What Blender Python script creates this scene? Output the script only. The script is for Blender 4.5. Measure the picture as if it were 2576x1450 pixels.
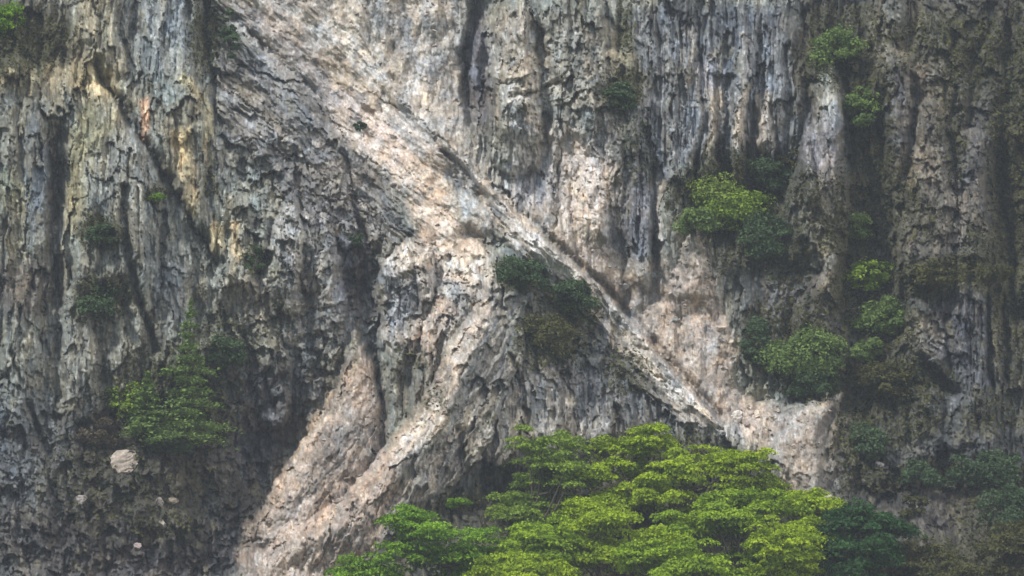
import bpy, math, random
import numpy as np
from mathutils import Vector

# ------------------------------------------------------------------ reset
for o in list(bpy.data.objects):
    bpy.data.objects.remove(o, do_unlink=True)
SC = bpy.context.scene
COL = SC.collection

# ------------------------------------------------------------------ camera
# P space = photograph coordinates scaled to 2576 x 1450.  A P point plus a
# distance gives a place; distances come from the modelled cliff surface.
PW, PH = 2576.0, 1449.0
CAM = np.array([0.0, -260.0, -33.0])
PITCH = math.atan2(33.0, 260.0)
DIST = math.hypot(33.0, 260.0)
FPX = 1288.0 * DIST / 38.0                       # focal length in P pixels
cam_d = bpy.data.cameras.new('camera')
cam = bpy.data.objects.new('camera', cam_d)
COL.objects.link(cam)
cam.location = CAM
cam.rotation_euler = (math.pi / 2 + PITCH, 0, 0)
cam_d.sensor_fit = 'HORIZONTAL'
cam_d.angle = 2 * math.atan(1288.0 / FPX)
cam_d.clip_start = 1.0
cam_d.clip_end = 9000
SC.camera = cam

# ------------------------------------------------------------------ world, sun, exposure
SUN_EL, SUN_AZ = math.radians(46), math.radians(-48)     # azimuth from the camera's back, minus = left
world = bpy.data.worlds.new('World')
SC.world = world
world.use_nodes = True
wn = world.node_tree.nodes
sky = wn.new('ShaderNodeTexSky')
sky.sky_type = 'NISHITA'
sky.sun_disc = False
sky.sun_elevation = SUN_EL
sky.sun_rotation = math.pi + SUN_AZ
sky.dust_density = 2.5
sky.air_density = 1.2
wn['Background'].inputs['Strength'].default_value = 0.14
world.node_tree.links.new(sky.outputs['Color'], wn['Background'].inputs['Color'])
sun_d = bpy.data.lights.new('sun', 'SUN')
sun_d.energy = 2.9
sun_d.angle = math.radians(6.0)
sun_d.color = (1.0, 0.965, 0.92)
sun = bpy.data.objects.new('sun', sun_d)
COL.objects.link(sun)
# direction towards the sun
sdir = Vector((math.sin(SUN_AZ) * math.cos(SUN_EL), -math.cos(SUN_AZ) * math.cos(SUN_EL), math.sin(SUN_EL)))
sun.rotation_euler = sdir.to_track_quat('Z', 'Y').to_euler()
sun.location = sdir * 300
SC.view_settings.view_transform = 'Standard'
SC.view_settings.look = 'None'
SC.view_settings.gamma = 1
SC.view_settings.exposure = 0.44
SC.view_settings.use_curve_mapping = False
SC.cycles.filter_width = 1.5

HAZE = 0.00028

# ------------------------------------------------------------------ numpy noise
F = np.float32
def hash2(ix, iy, seed):
    h = (ix.astype(np.int64) * 374761393 + iy.astype(np.int64) * 668265263 + seed * 974711) & 0xFFFFFFFF
    h = ((h ^ (h >> 13)) * 1274126177) & 0xFFFFFFFF
    h = ((h ^ (h >> 16)) * 2246822519) & 0xFFFFFFFF
    return h ^ (h >> 15)
def rnd(h, k):
    g = ((h + k * 2654435761) * 1597334677) & 0xFFFFFFFF
    g = ((g ^ (g >> 15)) * 2246822519) & 0xFFFFFFFF
    g = g ^ (g >> 13)
    return (g.astype(np.float64) / 4294967296.0).astype(F)
TAB = np.random.RandomState(7).rand(256, 256).astype(F)
def vnoise(x, y, seed=0):
    """smooth value noise, -1..1"""
    x = x + seed * 17.31; y = y + seed * 5.77
    ix = np.floor(x); iy = np.floor(y)
    fx = (x - ix).astype(F); fy = (y - iy).astype(F)
    fx = fx * fx * fx * (fx * (fx * 6 - 15) + 10); fy = fy * fy * fy * (fy * (fy * 6 - 15) + 10)
    ix = ix.astype(np.int32); iy = iy.astype(np.int32)
    x0 = ix & 255; x1 = (ix + 1) & 255; y0 = iy & 255; y1 = (iy + 1) & 255
    a = TAB[y0, x0]; b = TAB[y0, x1]; c = TAB[y1, x0]; d = TAB[y1, x1]
    t = a + (b - a) * fx; u = c + (d - c) * fx
    return (t + (u - t) * fy) * 2 - 1
def fbm(x, y, seed=0, octv=4, gain=0.5):
    s = np.zeros(np.broadcast(x, y).shape, F); a = 1.0; n = 0.0
    for o in range(octv):
        s += a * vnoise(x * 2 ** o, y * 2 ** o, seed + o * 3); n += a; a *= gain
    return s / n
def worley(u, v, seed, jit=0.9):
    """returns border distance, cell hash, offsets from the cell point"""
    iu = np.floor(u).astype(np.int32); iv = np.floor(v).astype(np.int32)
    f1 = np.full(u.shape, 9.0, F); f2 = np.full(u.shape, 9.0, F)
    hid = np.zeros(u.shape, np.int64)
    dx1 = np.zeros(u.shape, F); dy1 = np.zeros(u.shape, F)
    for j in (-1, 0, 1):
        for i in (-1, 0, 1):
            h = hash2(iu + i, iv + j, seed)
            px = (iu + i + 0.5 + (rnd(h, 1) - 0.5) * jit); py = (iv + j + 0.5 + (rnd(h, 2) - 0.5) * jit)
            dx = (u - px).astype(F); dy = (v - py).astype(F)
            d = np.sqrt(dx * dx + dy * dy)
            near = d < f1
            f2 = np.where(near, f1, np.minimum(f2, d))
            hid = np.where(near, h, hid); dx1 = np.where(near, dx, dx1); dy1 = np.where(near, dy, dy1)
            f1 = np.where(near, d, f1)
    return f2 - f1, hid, dx1, dy1
def sstep(a, b, x):
    t = np.clip((x - a) / (b - a), 0, 1)
    return t * t * (3 - 2 * t)

# ------------------------------------------------------------------ coarse maps of the cliff
X0, X1, Y0, Y1 = -560.0, 3136.0, -460.0, 1900.0
CS = 6.0
cx = np.arange(X0, X1 + CS, CS); cy = np.arange(Y0, Y1 + CS, CS)
GX, GY = np.meshgrid(cx, cy)
GX = GX.astype(F); GY = GY.astype(F)

def poly_line(pts):
    """distance, signed side (+ = right of travel, i.e. lower-left for a line going down-right is +), value along"""
    best = np.full(GX.shape, 1e9, F); side = np.zeros(GX.shape, F); val = np.zeros(GX.shape, F)
    n = len(pts)
    for k in range(n - 1):
        ax, ay = pts[k][:2]; bx, by = pts[k + 1][:2]
        va = pts[k][2] if len(pts[k]) > 2 else 0.0
        vb = pts[k + 1][2] if len(pts[k + 1]) > 2 else 0.0
        ex, ey = bx - ax, by - ay
        L2 = ex * ex + ey * ey
        t = np.clip(((GX - ax) * ex + (GY - ay) * ey) / L2, 0, 1)
        dx = GX - (ax + t * ex); dy = GY - (ay + t * ey)
        d = np.sqrt(dx * dx + dy * dy)
        s = np.sign(ex * (GY - ay) - ey * (GX - ax))
        m = d < best
        best = np.where(m, d, best); side = np.where(m, s, side); val = np.where(m, va + (vb - va) * t, val)
    return best, side, val
def poly_mask(pts, feather=12.0):
    inside = np.zeros(GX.shape, bool)
    n = len(pts)
    for k in range(n):
        ax, ay = pts[k]; bx, by = pts[(k + 1) % n]
        if ay == by: continue
        c = ((ay > GY) != (by > GY)) & (GX < (bx - ax) * (GY - ay) / (by - ay) + ax)
        inside ^= c
    d, _, _ = poly_line(list(pts) + [pts[0]])
    sd = np.where(inside, d, -d)
    return sstep(-feather, feather, sd).astype(F)
def blob(cx_, cy_, rx, ry, ang=0.0, soft=0.5):
    a = math.radians(ang)
    dx = GX - cx_; dy = GY - cy_
    u = (dx * math.cos(a) + dy * math.sin(a)) / rx; v = (-dx * math.sin(a) + dy * math.cos(a)) / ry
    r = np.sqrt(u * u + v * v)
    return (1 - sstep(1 - soft, 1 + soft, r)).astype(F)

def stroke(pts, w, soft=.6):
    d, s, v = poly_line(pts)
    return (1 - sstep(w * (1 - soft), w * (1 + soft), d)).astype(F)

# --- broad relief: metres towards the camera, relative to a leaning plane
CP = [(100,60,.6),(60,350,2.4),(60,700,2.4),(250,350,3.4),(280,600,3.0),(430,300,2.9),(450,550,2.3),(140,500,.7),(140,800,1.0),
 (300,800,1.5),(480,800,1.4),(700,550,1.3),(640,250,1.0),(800,450,.4),(800,720,.5),(700,900,-.4),(560,1000,-.9),(300,1000,.2),
 (90,1000,1.1),(90,1300,1.4),(400,1300,1.2),(640,1180,-2.2),(600,1400,-.6),(300,60,1.4),(480,80,.8),
 (700,90,-.8),(900,90,-2.2),(1050,90,-2.8),(1180,140,-4.0),(950,300,-1.6),(1000,420,-.9),(1100,520,.4),(1130,600,0),(880,600,-.7),
 (880,770,-1.2),(1030,680,.4),(1160,730,1.2),(1000,900,.8),(955,1060,-1.6),(1010,1000,-.8),(930,1150,-.4),(800,980,-1.6),(700,1080,-2.2),(600,1250,-1.8),(1240,600,.5),(1130,450,-.2),
 (1240,400,-1.6),(1300,330,-1.0),(1400,220,1.6),(1300,120,.4),(1290,480,-1.6),(1400,470,0),(1490,500,1.6),(1550,300,1.8),(1560,600,1.4),(1620,590,1.2),(1640,665,-1.0),(1480,640,-2.2),
 (1550,720,-2.0),(1640,800,-1.2),(1700,780,.4),(1800,860,2.8),(1720,920,.4),(1810,980,2.0),(1840,720,.6),(1750,250,1.2),(1900,190,1.1),(1950,420,-.4),(1850,520,-1.6),(2090,300,1.6),
 (2060,500,1.9),(2180,350,-1.2),(2280,250,1.6),(2350,500,2.3),(2450,300,1.0),(2545,500,-.9),(2170,600,-1.6),(2050,700,.6),(2200,760,-.6),
 (1900,800,0),(1900,900,-1.2),(2050,890,-.4),(2350,850,1.6),(2500,850,.2),(2200,960,-.2),(2350,1060,1.1),(2250,1220,1.8),(2500,1220,1.2),(1960,950,-.8),
 (2100,60,-.8),(2000,1100,2.6),(1900,1050,2.4),(2050,1200,3.0),
 (1290,700,2.4),(1300,820,3.6),(1400,930,2.6),(1520,1000,1.8),(1650,1060,1.6),(1200,1150,5.0),(1400,1200,3.2),(1060,1280,6.3),(1000,1420,6.6),(1500,850,.2),
 (-300,300,1.5),(-300,1000,1.5),(2900,400,.5),(2900,1000,.5),(300,-300,1),(1100,-300,-2.5),(1900,-300,1),(700,1700,3),(2000,1700,4)]
num = np.zeros(GX.shape, F); den = np.full(GX.shape, 1e-9, F)
for px, py, h in CP:
    d2 = (GX - px) ** 2 + (GY - py) ** 2
    w = np.exp(-d2 / (2 * 75.0 ** 2)) + 2e-3 * np.exp(-d2 / (2 * 220.0 ** 2)) + 1e-6
    num += w * h; den += w
H = num / den

def ridge(pts, sl, sr, wmax=260, brk=1e6):
    """raise the surface to a crest line; sl / sr = fall per px on the left / right of the photograph"""
    global H
    d, s, v = poly_line(pts)
    fall = np.where(s > 0, sl * np.minimum(d, brk) + .2 * np.maximum(d - brk, 0), sr * d)
    t = v - fall
    m = d < wmax
    H = np.where(m, np.maximum(H, t), H)
# crest of the central spur, then the smaller ridge left of it (both run down-left)
SPUR = [(1286,660,3.4),(1262,720,4.6),(1228,800,5.8),(1170,905,7.0),(1096,1070,8.0),(1004,1188,8.4),(906,1300,8.4),(790,1352,7.2),(690,1430,6.4),(620,1500,6.0)]
RID2 = [(890,850,.9),(905,930,1.9),(850,1035,2.7),(785,1128,3.2),(705,1235,3.8),(640,1350,4.6)]
def limb(pts, depth, left=1.0):
    """rounded buttress along a centre line of (x, y, half width, height)"""
    global H
    d, sd_, w = poly_line([(p[0], p[1], p[2]) for p in pts])
    _, _, hh = poly_line([(p[0], p[1], p[3]) for p in pts])
    r = np.clip(d / w, 0, 1)
    t = hh - depth * (1 - np.sqrt(1 - r * r))
    H = np.where(r < 1, np.maximum(H, t), H)
H = H - .8 * stroke([(930,680),(930,800),(955,950),(968,1060),(975,1120)], 22) - 1.6 * stroke([(1150,830),(1075,990),(1010,1100),(940,1180),(860,1262),(760,1318)], 20)
H = H - 1.3 * blob(880, 740, 60, 90) - 1.5 * blob(690, 1130, 90, 120, 35)
limb([(893,846,14,1.0),(902,930,46,2.4),(893,1045,72,3.3),(874,1135,98,4.0),(805,1240,104,4.7),(730,1340,92,5.2)], 3.4)
limb([(1048,648,52,3.0),(1030,700,78,3.5),(1015,780,70,2.7),(1005,900,54,2.7),(1005,1030,44,2.8),(985,1140,24,3.0)], 2.4)
limb([(1168,678,44,3.0),(1165,735,74,3.8),(1125,820,62,3.5),(1085,930,50,3.5),(1045,1030,34,3.6)], 2.2)
ridge(SPUR, .034, .0135, 300, 46)
d, s, v = poly_line([(1840,972,2.2),(1900,1004,2.5),(1990,1012,3.0),(2050,1000,3.4),(2108,985,3.6)])
below = sstep(-10, 14, np.where(s > 0, d, -d))
xr = 2104 - 62 * sstep(985, 1090, GY) + 26 * sstep(1120, 1260, GY)
inx = sstep(1835, 1870, GX) * (1 - sstep(xr - 6, xr + 34, GX)) * (1 - sstep(1220, 1330, GY))
H = H + inx * np.where(s > 0, .9 + .004 * d, -.9 * (1 - sstep(0, 60, d))) * sstep(0, 1, np.ones_like(H))
# diagonal rib: raised slab with a lit crest on its upper right side and a drop on its lower left
RIB = [(900,110),(940,165),(1053,285),(1130,350),(1203,450),(1303,548),(1403,636),(1503,730),(1603,836),(1700,952),(1800,1055),(1850,1110)]
d, s, v = poly_line(RIB)
sd = np.where(s > 0, d, -d)
along = sstep(880, 1010, GX) * (1 - sstep(1780, 1860, GX))
widen = 24 + 34 * sstep(1200, 1340, GX) * (1 - .5 * sstep(1500, 1800, GX)) + 10 * vnoise(GX / 45, GY / 45, 203)
prof = sstep(-12, 2, sd) * np.clip(1 - .75 * sd / widen, 0, 1)
amp = (.7 + 1.3 * sstep(1200, 1330, GX)) * (.9 + .3 * vnoise(GX / 70, GY / 300, 201))
H = H + along * prof * amp
H = H - along * .8 * np.exp(-((sd + 18) / 9.0) ** 2) * sstep(1250, 1400, GX) - along * .6 * np.exp(-((sd - 30) / 8.0) ** 2) * (1 - sstep(1220, 1290, GX))
RIBM = along * (.45 + .55 * sstep(1230, 1320, GX)) * sstep(-12, 2, sd) * (1 - sstep(widen + 2, widen + 12, sd))

for pts, dp in (
    ([(2090,164,5,1.2),(2090,205,15,2.3),(2085,270,28,3.0),(2076,330,40,3.2),(2065,400,60,3.3),(2050,500,84,3.2)], 2.2),
    ([(2094,606,6,1.4),(2094,650,17,2.2),(2080,720,42,2.5),(2060,790,60,2.4)], 1.8),
    ([(1746,572,8,1.2),(1746,620,24,1.9),(1735,690,50,2.1)], 1.8),
    ([(1512,310,6,.9),(1504,370,18,1.5),(1490,450,44,1.7),(1480,540,60,1.5)], 1.6),
    ([(84,215,30,3.3),(86,330,40,3.6),(88,560,46,3.4)], 1.8), ([(20,180,40,3.4),(20,560,40,3.2)], 1.6), ([(60,760,50,3.0),(40,1000,60,2.8)], 2.0),
    ([(255,250,38,4.2),(300,400,92,4.9),(285,640,96,4.4)], 2.2), ([(240,-40,80,2.8),(245,170,70,3.0)], 1.6), ([(430,-40,90,2.4),(420,180,80,3.2),(450,330,60,3.6),(480,520,40,3.2)], 1.8),
    ([(610,520,40,2.2),(600,680,50,2.2)], 1.6), ([(738,488,16,1.7),(726,590,44,2.5),(706,700,54,2.4)], 1.6), ([(440,690,46,2.5),(440,860,52,2.2)], 1.6), ([(190,760,46,2.6),(210,1000,60,2.2)], 1.8),
    ([(340,720,36,2.3),(300,960,50,1.8)], 1.5), ([(800,560,40,1.4),(830,760,46,1.2)], 1.5), ([(650,760,40,1.2),(690,920,40,.8)], 1.4),
    ([(1862,76,15,1.9),(1862,372,18,2.2)], 1.4), ([(1926,230,14,1.5),(1926,372,18,1.8)], 1.0), ([(1792,150,18,1.5),(1786,390,22,1.7)], 1.0), ([(1690,70,46,1.3),(1700,400,44,1.3)], 1.0),
    ([(1600,420,40,1.6),(1610,640,38,1.4)], 1.6), ([(1690,430,28,1.6),(1690,640,32,1.6)], 1.4), ([(1300,40,50,2.4),(1300,260,60,2.6)], 1.8), ([(1440,30,80,3.0),(1470,280,80,2.8)], 2.0),
    ([(2262,150,34,2.8),(2262,330,36,2.8)], 1.8), ([(2346,280,30,2.8),(2336,470,64,3.1),(2330,650,72,3.0)], 2.2), ([(2440,360,42,2.4),(2440,650,52,2.6)], 2.0), ([(2225,-30,50,2.0),(2225,180,40,2.0)], 1.6),
    ([(2312,780,34,2.6),(2322,890,56,2.6)], 1.8), ([(2450,750,60,2.4),(2440,1120,90,2.4)], 2.0), ([(2330,980,60,2.0),(2300,1150,80,2.2)], 1.8), ([(2060,480,80,3.1),(2050,580,70,2.6)], 2.0)):
    lx, ly, lw, lh = pts[-1]
    limb(list(pts) + [(lx, ly + 50, lw * 1.15, lh - .5), (lx, ly + 110, lw * 1.2, lh - 1.7)], dp)
def groove(pts, w, depth, step=0.0):
    global H
    d, s, v = poly_line(pts)
    g = np.exp(-(d / w) ** 2)
    H = H - depth * g
    if step:
        H = H + step * np.where(s > 0, 0, np.exp(-d / 60.0))
groove([(250,160),(272,225),(310,270),(360,345),(400,405),(440,480),(500,575),(545,660)], 11, 2.4, .9)
groove([(312,470),(315,640),(336,720),(395,880)], 9, 1.7, .3)
groove([(1205,-60),(1192,50),(1172,150),(1176,225),(1190,305)], 15, 2.0, 0)
groove([(1230,-60),(1228,110),(1222,240)], 34, 1.4)
groove([(150,330),(138,470),(134,640),(150,760)], 17, 1.6, .5)
groove([(152,770),(152,1050)], 8, .9)
groove([(545,20),(640,95),(700,150),(780,235),(852,325)], 10, .7, -.4)
groove([(35,880),(66,1000),(122,1135)], 7, .9)
groove([(690,560),(668,640),(650,690)], 8, .8)
groove([(860,390),(884,470),(906,560),(945,640)], 9, .8)
groove([(946,640),(940,770),(962,900),(966,1060)], 10, .8)
groove([(1282,900),(1318,1000),(1328,1090)], 6, .8)
groove([(1642,420),(1650,560),(1648,650)], 9, 1.1)
groove([(1288,240),(1340,232),(1402,205)], 6, .8)
groove([(1118,382),(1160,415),(1200,470),(1225,500)], 7, 1.2)
groove([(1170,585),(1235,605),(1290,640)], 20, 1.3)
groove([(1760,60),(1768,180),(1772,330)], 5, .8)
groove([(1826,120),(1830,250),(1822,370)], 6, .8)
groove([(1905,90),(1898,230),(1900,380)], 6, .8)
groove([(1980,120),(1985,250),(1975,380)], 8, .9)
groove([(2122,180),(2140,260),(2130,420)], 15, 1.0)
groove([(2040,210),(2020,330),(1960,470)], 16, 1.0)
groove([(2290,190),(2300,260),(2290,300)], 12, .6)
groove([(2195,110),(2190,260)], 10, .5)
groove([(2460,100),(2440,300),(2420,480)], 12, .6)
groove([(2545,60),(2520,400),(2560,800)], 18, .8)
groove([(2490,740),(2498,980)], 7, 1.3)
groove([(2530,740),(2535,960)], 7, 1.2)
groove([(2320,900),(2360,960),(2420,1000)], 12, 1.0)
groove([(1150,1080),(1170,1180),(1140,1260)], 12, .9)
groove([(1210,1130),(1222,1250)], 8, .8)
groove([(600,830),(650,920),(690,1010)], 9, .8)
H = H - .9 * blob(1140, 452, 42, 34, 20) - .7 * poly_mask([(962,700),(1046,688),(1052,760),(1040,840),(966,850)], 9) - 1.0 * blob(2230, 820, 40, 34)
H = H - .8 * blob(1440, 800, 140, 90, 38)
H = H - 1.2 * blob(1930, 440, 60, 60) - .8 * blob(520, 800, 60, 60)
H = H + .8 * blob(330, 520, 60, 170) + .7 * blob(220, 420, 36, 150) + .9 * blob(2088, 260, 30, 90) + .8 * blob(2060, 400, 60, 110)
H = H + .8 * blob(495, 270, 34, 90) + .7 * blob(730, 600, 46, 90) + .6 * blob(2095, 650, 24, 50)
H = H * 1.3
# ground slope that comes forward at the foot of the face
tal0 = 1430 - 200 * sstep(850, 1350, GX)
H = H + np.maximum(0, GY - tal0) * .036

# --- colour (linear albedo; shade of some hollows and flanks painted in)
def C(r, g, b):                    # sRGB 0..255 -> linear
    f = lambda c: (c / 255.0) / 12.92 if c <= 10 else (((c / 255.0) + .055) / 1.055) ** 2.4
    return np.array([f(r), f(g), f(b)], F)
RGB = np.zeros(GX.shape + (3,), F) + C(124, 127, 112)
def paint(mask, col, k=1.0):
    global RGB
    m = (mask * k)[..., None]
    RGB = RGB * (1 - m) + col * m
GREY, BLUE, TAN, PINK = C(128,128,124), C(112,120,127), C(178,160,138), C(182,162,148)
ORANGE, YELL, OLIVE, BROWN = C(196,150,104), C(170,156,104), C(92,92,56), C(92,84,76)
DARK, PALE, DGREY = C(74,76,76), C(184,178,166), C(98,102,104)
# left face
paint(blob(70,110,190,110), C(78,76,62), .95)
paint(blob(240,80,70,150), C(150,142,108), .8)
paint(blob(420,60,110,110), C(118,126,126), .8)
paint(blob(600,90,90,110), C(104,112,108), .6)
paint(blob(70,200,90,40), YELL, .7)
paint(blob(240,215,60,50,35), C(184,166,106), .85)
paint(stroke([(210,285),(195,350),(188,470),(192,590)], 24), C(160,150,92), .8)
paint(stroke([(285,300),(240,330),(212,390)], 22), C(158,148,92), .7)
paint(blob(330,480,70,170), C(124,128,122), .6)
paint(blob(92,420,34,170), C(92,104,112), .8)
paint(stroke([(134,330),(130,500),(136,700)], 20), C(78,74,76), .6)
paint(stroke([(365,252),(368,300),(367,342)], 13, .4), C(206,158,108), .95)
paint(stroke([(468,195),(498,225),(518,270),(522,420)], 12), C(188,172,112), .85)
paint(stroke([(458,330),(462,400),(478,480),(482,530)], 17), C(184,164,104), .85)
paint(stroke([(412,392),(416,440)], 10), C(176,164,120), .6)
paint(blob(470,275,40,40), C(122,118,92), .7)
paint(blob(548,590,22,44), C(188,168,104), .85)
paint(stroke([(590,555),(600,640)], 10), C(186,162,106), .8)
paint(stroke([(545,420),(600,330)], 40), C(108,110,110), .4)
paint(blob(30,480,40,50), C(122,122,76), .6)
paint(blob(40,640,30,50), C(160,160,130), .6)
paint(blob(50,720,110,70), C(92,84,74), .8)
paint(blob(190,640,70,90), C(140,136,110), .5)
paint(blob(730,590,46,110,8), C(148,146,138), .75)
paint(blob(760,660,60,60), C(138,132,130), .5)
paint(blob(430,720,50,90), C(108,114,120), .6)
paint(blob(300,760,110,90), C(110,110,96), .5)
paint(blob(620,760,80,60,30), C(146,136,120), .6)
paint(blob(200,880,90,120), C(118,124,120), .6)
# centre-left broken ground
paint(poly_mask([(540,120),(700,130),(860,330),(980,470),(1040,590),(940,640),(880,780),(760,520),(560,330)], 30), C(118,115,112), .8)
paint(blob(850,480,90,90,30), C(110,106,106), .4)
paint(blob(820,800,130,110), C(122,117,113), .6)
# lower left dark broken slope
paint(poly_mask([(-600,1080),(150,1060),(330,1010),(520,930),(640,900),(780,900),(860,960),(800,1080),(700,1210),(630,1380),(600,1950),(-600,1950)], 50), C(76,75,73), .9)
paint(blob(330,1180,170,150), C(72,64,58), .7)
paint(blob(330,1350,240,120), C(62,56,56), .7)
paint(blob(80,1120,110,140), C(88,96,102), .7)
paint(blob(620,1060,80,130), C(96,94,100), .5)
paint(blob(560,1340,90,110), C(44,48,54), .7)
# upper chute
paint(poly_mask([(545,-300),(560,40),(700,160),(850,330),(960,440),(1060,560),(1200,600),(1330,560),(1240,440),(1180,330),(1165,200),(1185,-300)], 26), C(166,157,142), .9)
paint(poly_mask([(560,20),(700,10),(790,130),(900,330),(860,340),(720,180)], 22), C(136,126,120), .6)
paint(stroke([(850,-100),(880,60),(960,170)], 40), C(176,160,132), .6)
paint(stroke([(1000,60),(1080,180),(1150,280)], 36), C(152,148,140), .7)
paint(blob(960,340,110,70,25), C(196,176,154), .85)
paint(blob(1050,420,70,70,30), C(196,178,156), .8)
paint(stroke([(1085,400),(1090,500),(1120,600),(1180,640)], 44), C(192,168,140), .9)
paint(stroke([(880,250),(960,330),(1010,400)], 30), C(180,160,150), .5)
paint(blob(1140,455,40,34,20), C(122,130,134), .9)  # bluish tone: shade of the small hollow put into the colour
paint(blob(1180,515,44,26,10), C(178,174,160), .8)
paint(blob(1215,170,44,170), C(88,84,92), .85)  # cleft darkened: shade of its right-facing wall put into the colour
for dd in (0, 46, -52, 96):
    paint(stroke([(800 + dd, 60), (930 + dd, 200), (1080 + dd, 350), (1190 + dd, 480)], 9), C(182,174,160), .6)
paint(poly_mask([(1075,440),(1105,430),(1125,500),(1170,570),(1215,640),(1130,650),(1060,600),(1070,540)], 10), C(190,164,134), .9)
# right of the chute
paint(poly_mask([(1230,30),(1330,20),(1500,60),(1560,240),(1560,330),(1450,330),(1320,330),(1240,300)], 25), C(142,138,122), .85)
paint(stroke([(1300,60),(1296,180),(1340,300)], 40), C(170,162,148), .6)
paint(poly_mask([(1310,300),(1400,320),(1480,340),(1530,310),(1560,430),(1570,560),(1540,640),(1440,620),(1330,540),(1260,430)], 28), C(176,164,150), .8)
paint(poly_mask([(1390,330),(1470,350),(1530,400),(1540,520),(1500,590),(1420,540)], 26), C(200,182,164), .85)
paint(blob(1270,400,60,50,35), C(160,156,140), .7)
paint(blob(1330,470,60,60), C(150,148,150), .6)
paint(blob(1520,130,90,110), C(124,120,104), .6)
paint(blob(1575,130,40,110), C(132,128,88), .6)
paint(blob(1560,240,50,50), C(92,98,84), .8)
paint(poly_mask([(1600,20),(2010,10),(2010,400),(1900,400),(1700,420),(1600,640),(1560,560),(1600,330)], 26), C(108,114,120), .85)
paint(blob(1620,380,70,90), C(98,104,110), .6)
paint(blob(1800,40,220,40), C(84,90,94), .7)
for px, y0, y1, w in ((1862,90,370,11),(1915,250,370,11),(1940,240,370,10),(1800,150,320,13),(1790,280,400,14),(1660,450,640,12),(1740,70,200,10)):
    paint(stroke([(px, y0), (px + 6, (y0 + y1) / 2), (px, y1)], w), C(170,158,138), .75)
paint(blob(1790,200,30,40), C(140,138,150), .6)
paint(blob(1600,540,50,90), C(122,122,130), .6)
# debris bay right of the rib
BAY = [(1330,540),(1440,600),(1560,640),(1660,655),(1720,640),(1740,600),(1790,690),(1830,790),(1850,880),(1830,960),(1900,1005),(1900,1060),(1800,1060),(1650,900),(1500,730)]
paint(poly_mask(BAY, 22), C(158,142,126), .9)
paint(blob(1590,680,80,28,10), C(160,150,132), .7)
paint(blob(1740,780,70,80), C(172,152,134), .7)
paint(blob(1745,600,30,60), C(168,156,134), .8)
paint(blob(1780,860,50,60), C(150,140,128), .5)
paint(blob(1700,860,60,50,40), C(170,152,130), .5)
# far right face
paint(poly_mask([(2010,-300),(2700,-300),(3200,-300),(3200,1900),(2150,1900),(2120,1280),(2110,980),(1880,880),(1840,700),(1760,600),(1700,460),(1900,410),(2000,400)], 30), C(78,78,70), .92)
paint(blob(2060,110,90,90), C(80,78,66), .8)
paint(stroke([(2090,180),(2088,250),(2078,320)], 26), C(150,156,150), .95)
paint(blob(2070,400,54,110), C(132,128,130), .8)
paint(blob(2060,520,90,70), C(140,134,116), .7)
paint(blob(2190,380,60,160), C(80,74,66), .8)
paint(blob(2180,200,70,90), C(82,74,60), .7)
paint(blob(2220,90,36,90), C(140,134,106), .7)
paint(blob(2270,90,60,90), C(132,124,100), .6)
paint(blob(2260,240,44,110), C(112,112,116), .8)
paint(blob(2340,260,60,140), C(118,113,98), .7)
paint(blob(2300,420,50,60), C(150,130,92), .8)
paint(blob(2350,430,40,80), C(128,122,108), .7)
paint(blob(2350,560,100,90), C(124,116,98), .7)
paint(blob(2450,420,50,150), C(112,106,98), .6)
paint(blob(2440,560,60,110), C(124,122,118), .6)
paint(blob(2545,420,50,400), C(74,70,58), .85)
paint(blob(2480,100,80,110), C(80,78,66), .7)
paint(blob(2420,700,150,40), C(100,96,54), .8)
paint(blob(2200,660,90,70), C(84,84,58), .7)
paint(blob(2080,650,30,70), C(146,138,116), .7)
paint(blob(1760,610,40,40), C(150,140,120), .6)
paint(blob(1910,760,70,100), C(96,104,104), .7)
paint(blob(2000,760,90,70), C(108,100,96), .6)
paint(blob(2320,840,60,46), C(164,150,104), .85)
paint(blob(2440,850,130,90), C(96,94,98), .7)
paint(blob(2400,950,120,80), C(84,90,98), .7)
paint(blob(2480,880,60,140), C(80,88,98), .8)
paint(blob(2515,870,10,90), C(158,148,118), .8)
paint(blob(2400,1080,190,110), C(100,104,104), .6)
paint(blob(2180,1080,70,110), C(84,84,78), .8)
paint(blob(2200,960,100,60), C(92,90,58), .8)
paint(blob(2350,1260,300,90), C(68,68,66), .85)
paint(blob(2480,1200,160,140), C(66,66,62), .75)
# spur, domes, ridges
paint(poly_mask([(1240,680),(1300,650),(1400,700),(1500,800),(1620,930),(1760,1060),(1600,1120),(1300,1150),(1100,1280),(1000,1460),(560,1480),(640,1390),(860,1280),(1050,1060),(1190,790)], 18), C(130,126,114), .95)
paint(blob(1420,790,130,90,38), C(70,78,78), .9)  # hollow under the rib: shade on the spur flank put into the colour
paint(blob(1520,900,120,90,42), C(78,84,90), .85)  # same painted shade carried further down the flank
paint(blob(1430,990,160,80,10), C(108,110,112), .6)
paint(blob(1640,1020,90,60,35), C(104,106,108), .6)
paint(blob(1350,830,60,60), C(104,106,72), .6)
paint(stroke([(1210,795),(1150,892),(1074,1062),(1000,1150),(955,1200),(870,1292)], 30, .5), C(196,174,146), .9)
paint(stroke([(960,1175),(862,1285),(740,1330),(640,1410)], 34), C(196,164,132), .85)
paint(poly_mask([(850,1290),(980,1180),(1010,1260),(960,1400),(920,1480),(600,1480),(640,1400)], 24), C(152,136,120), .8)
paint(blob(830,1430,150,40), C(176,154,128), .6)
paint(blob(1130,1130,90,80,-35), C(150,140,122), .8)
paint(blob(1160,1180,60,60), C(116,112,106), .6)
paint(blob(1180,1210,40,60), C(104,102,106), .6)
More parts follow.
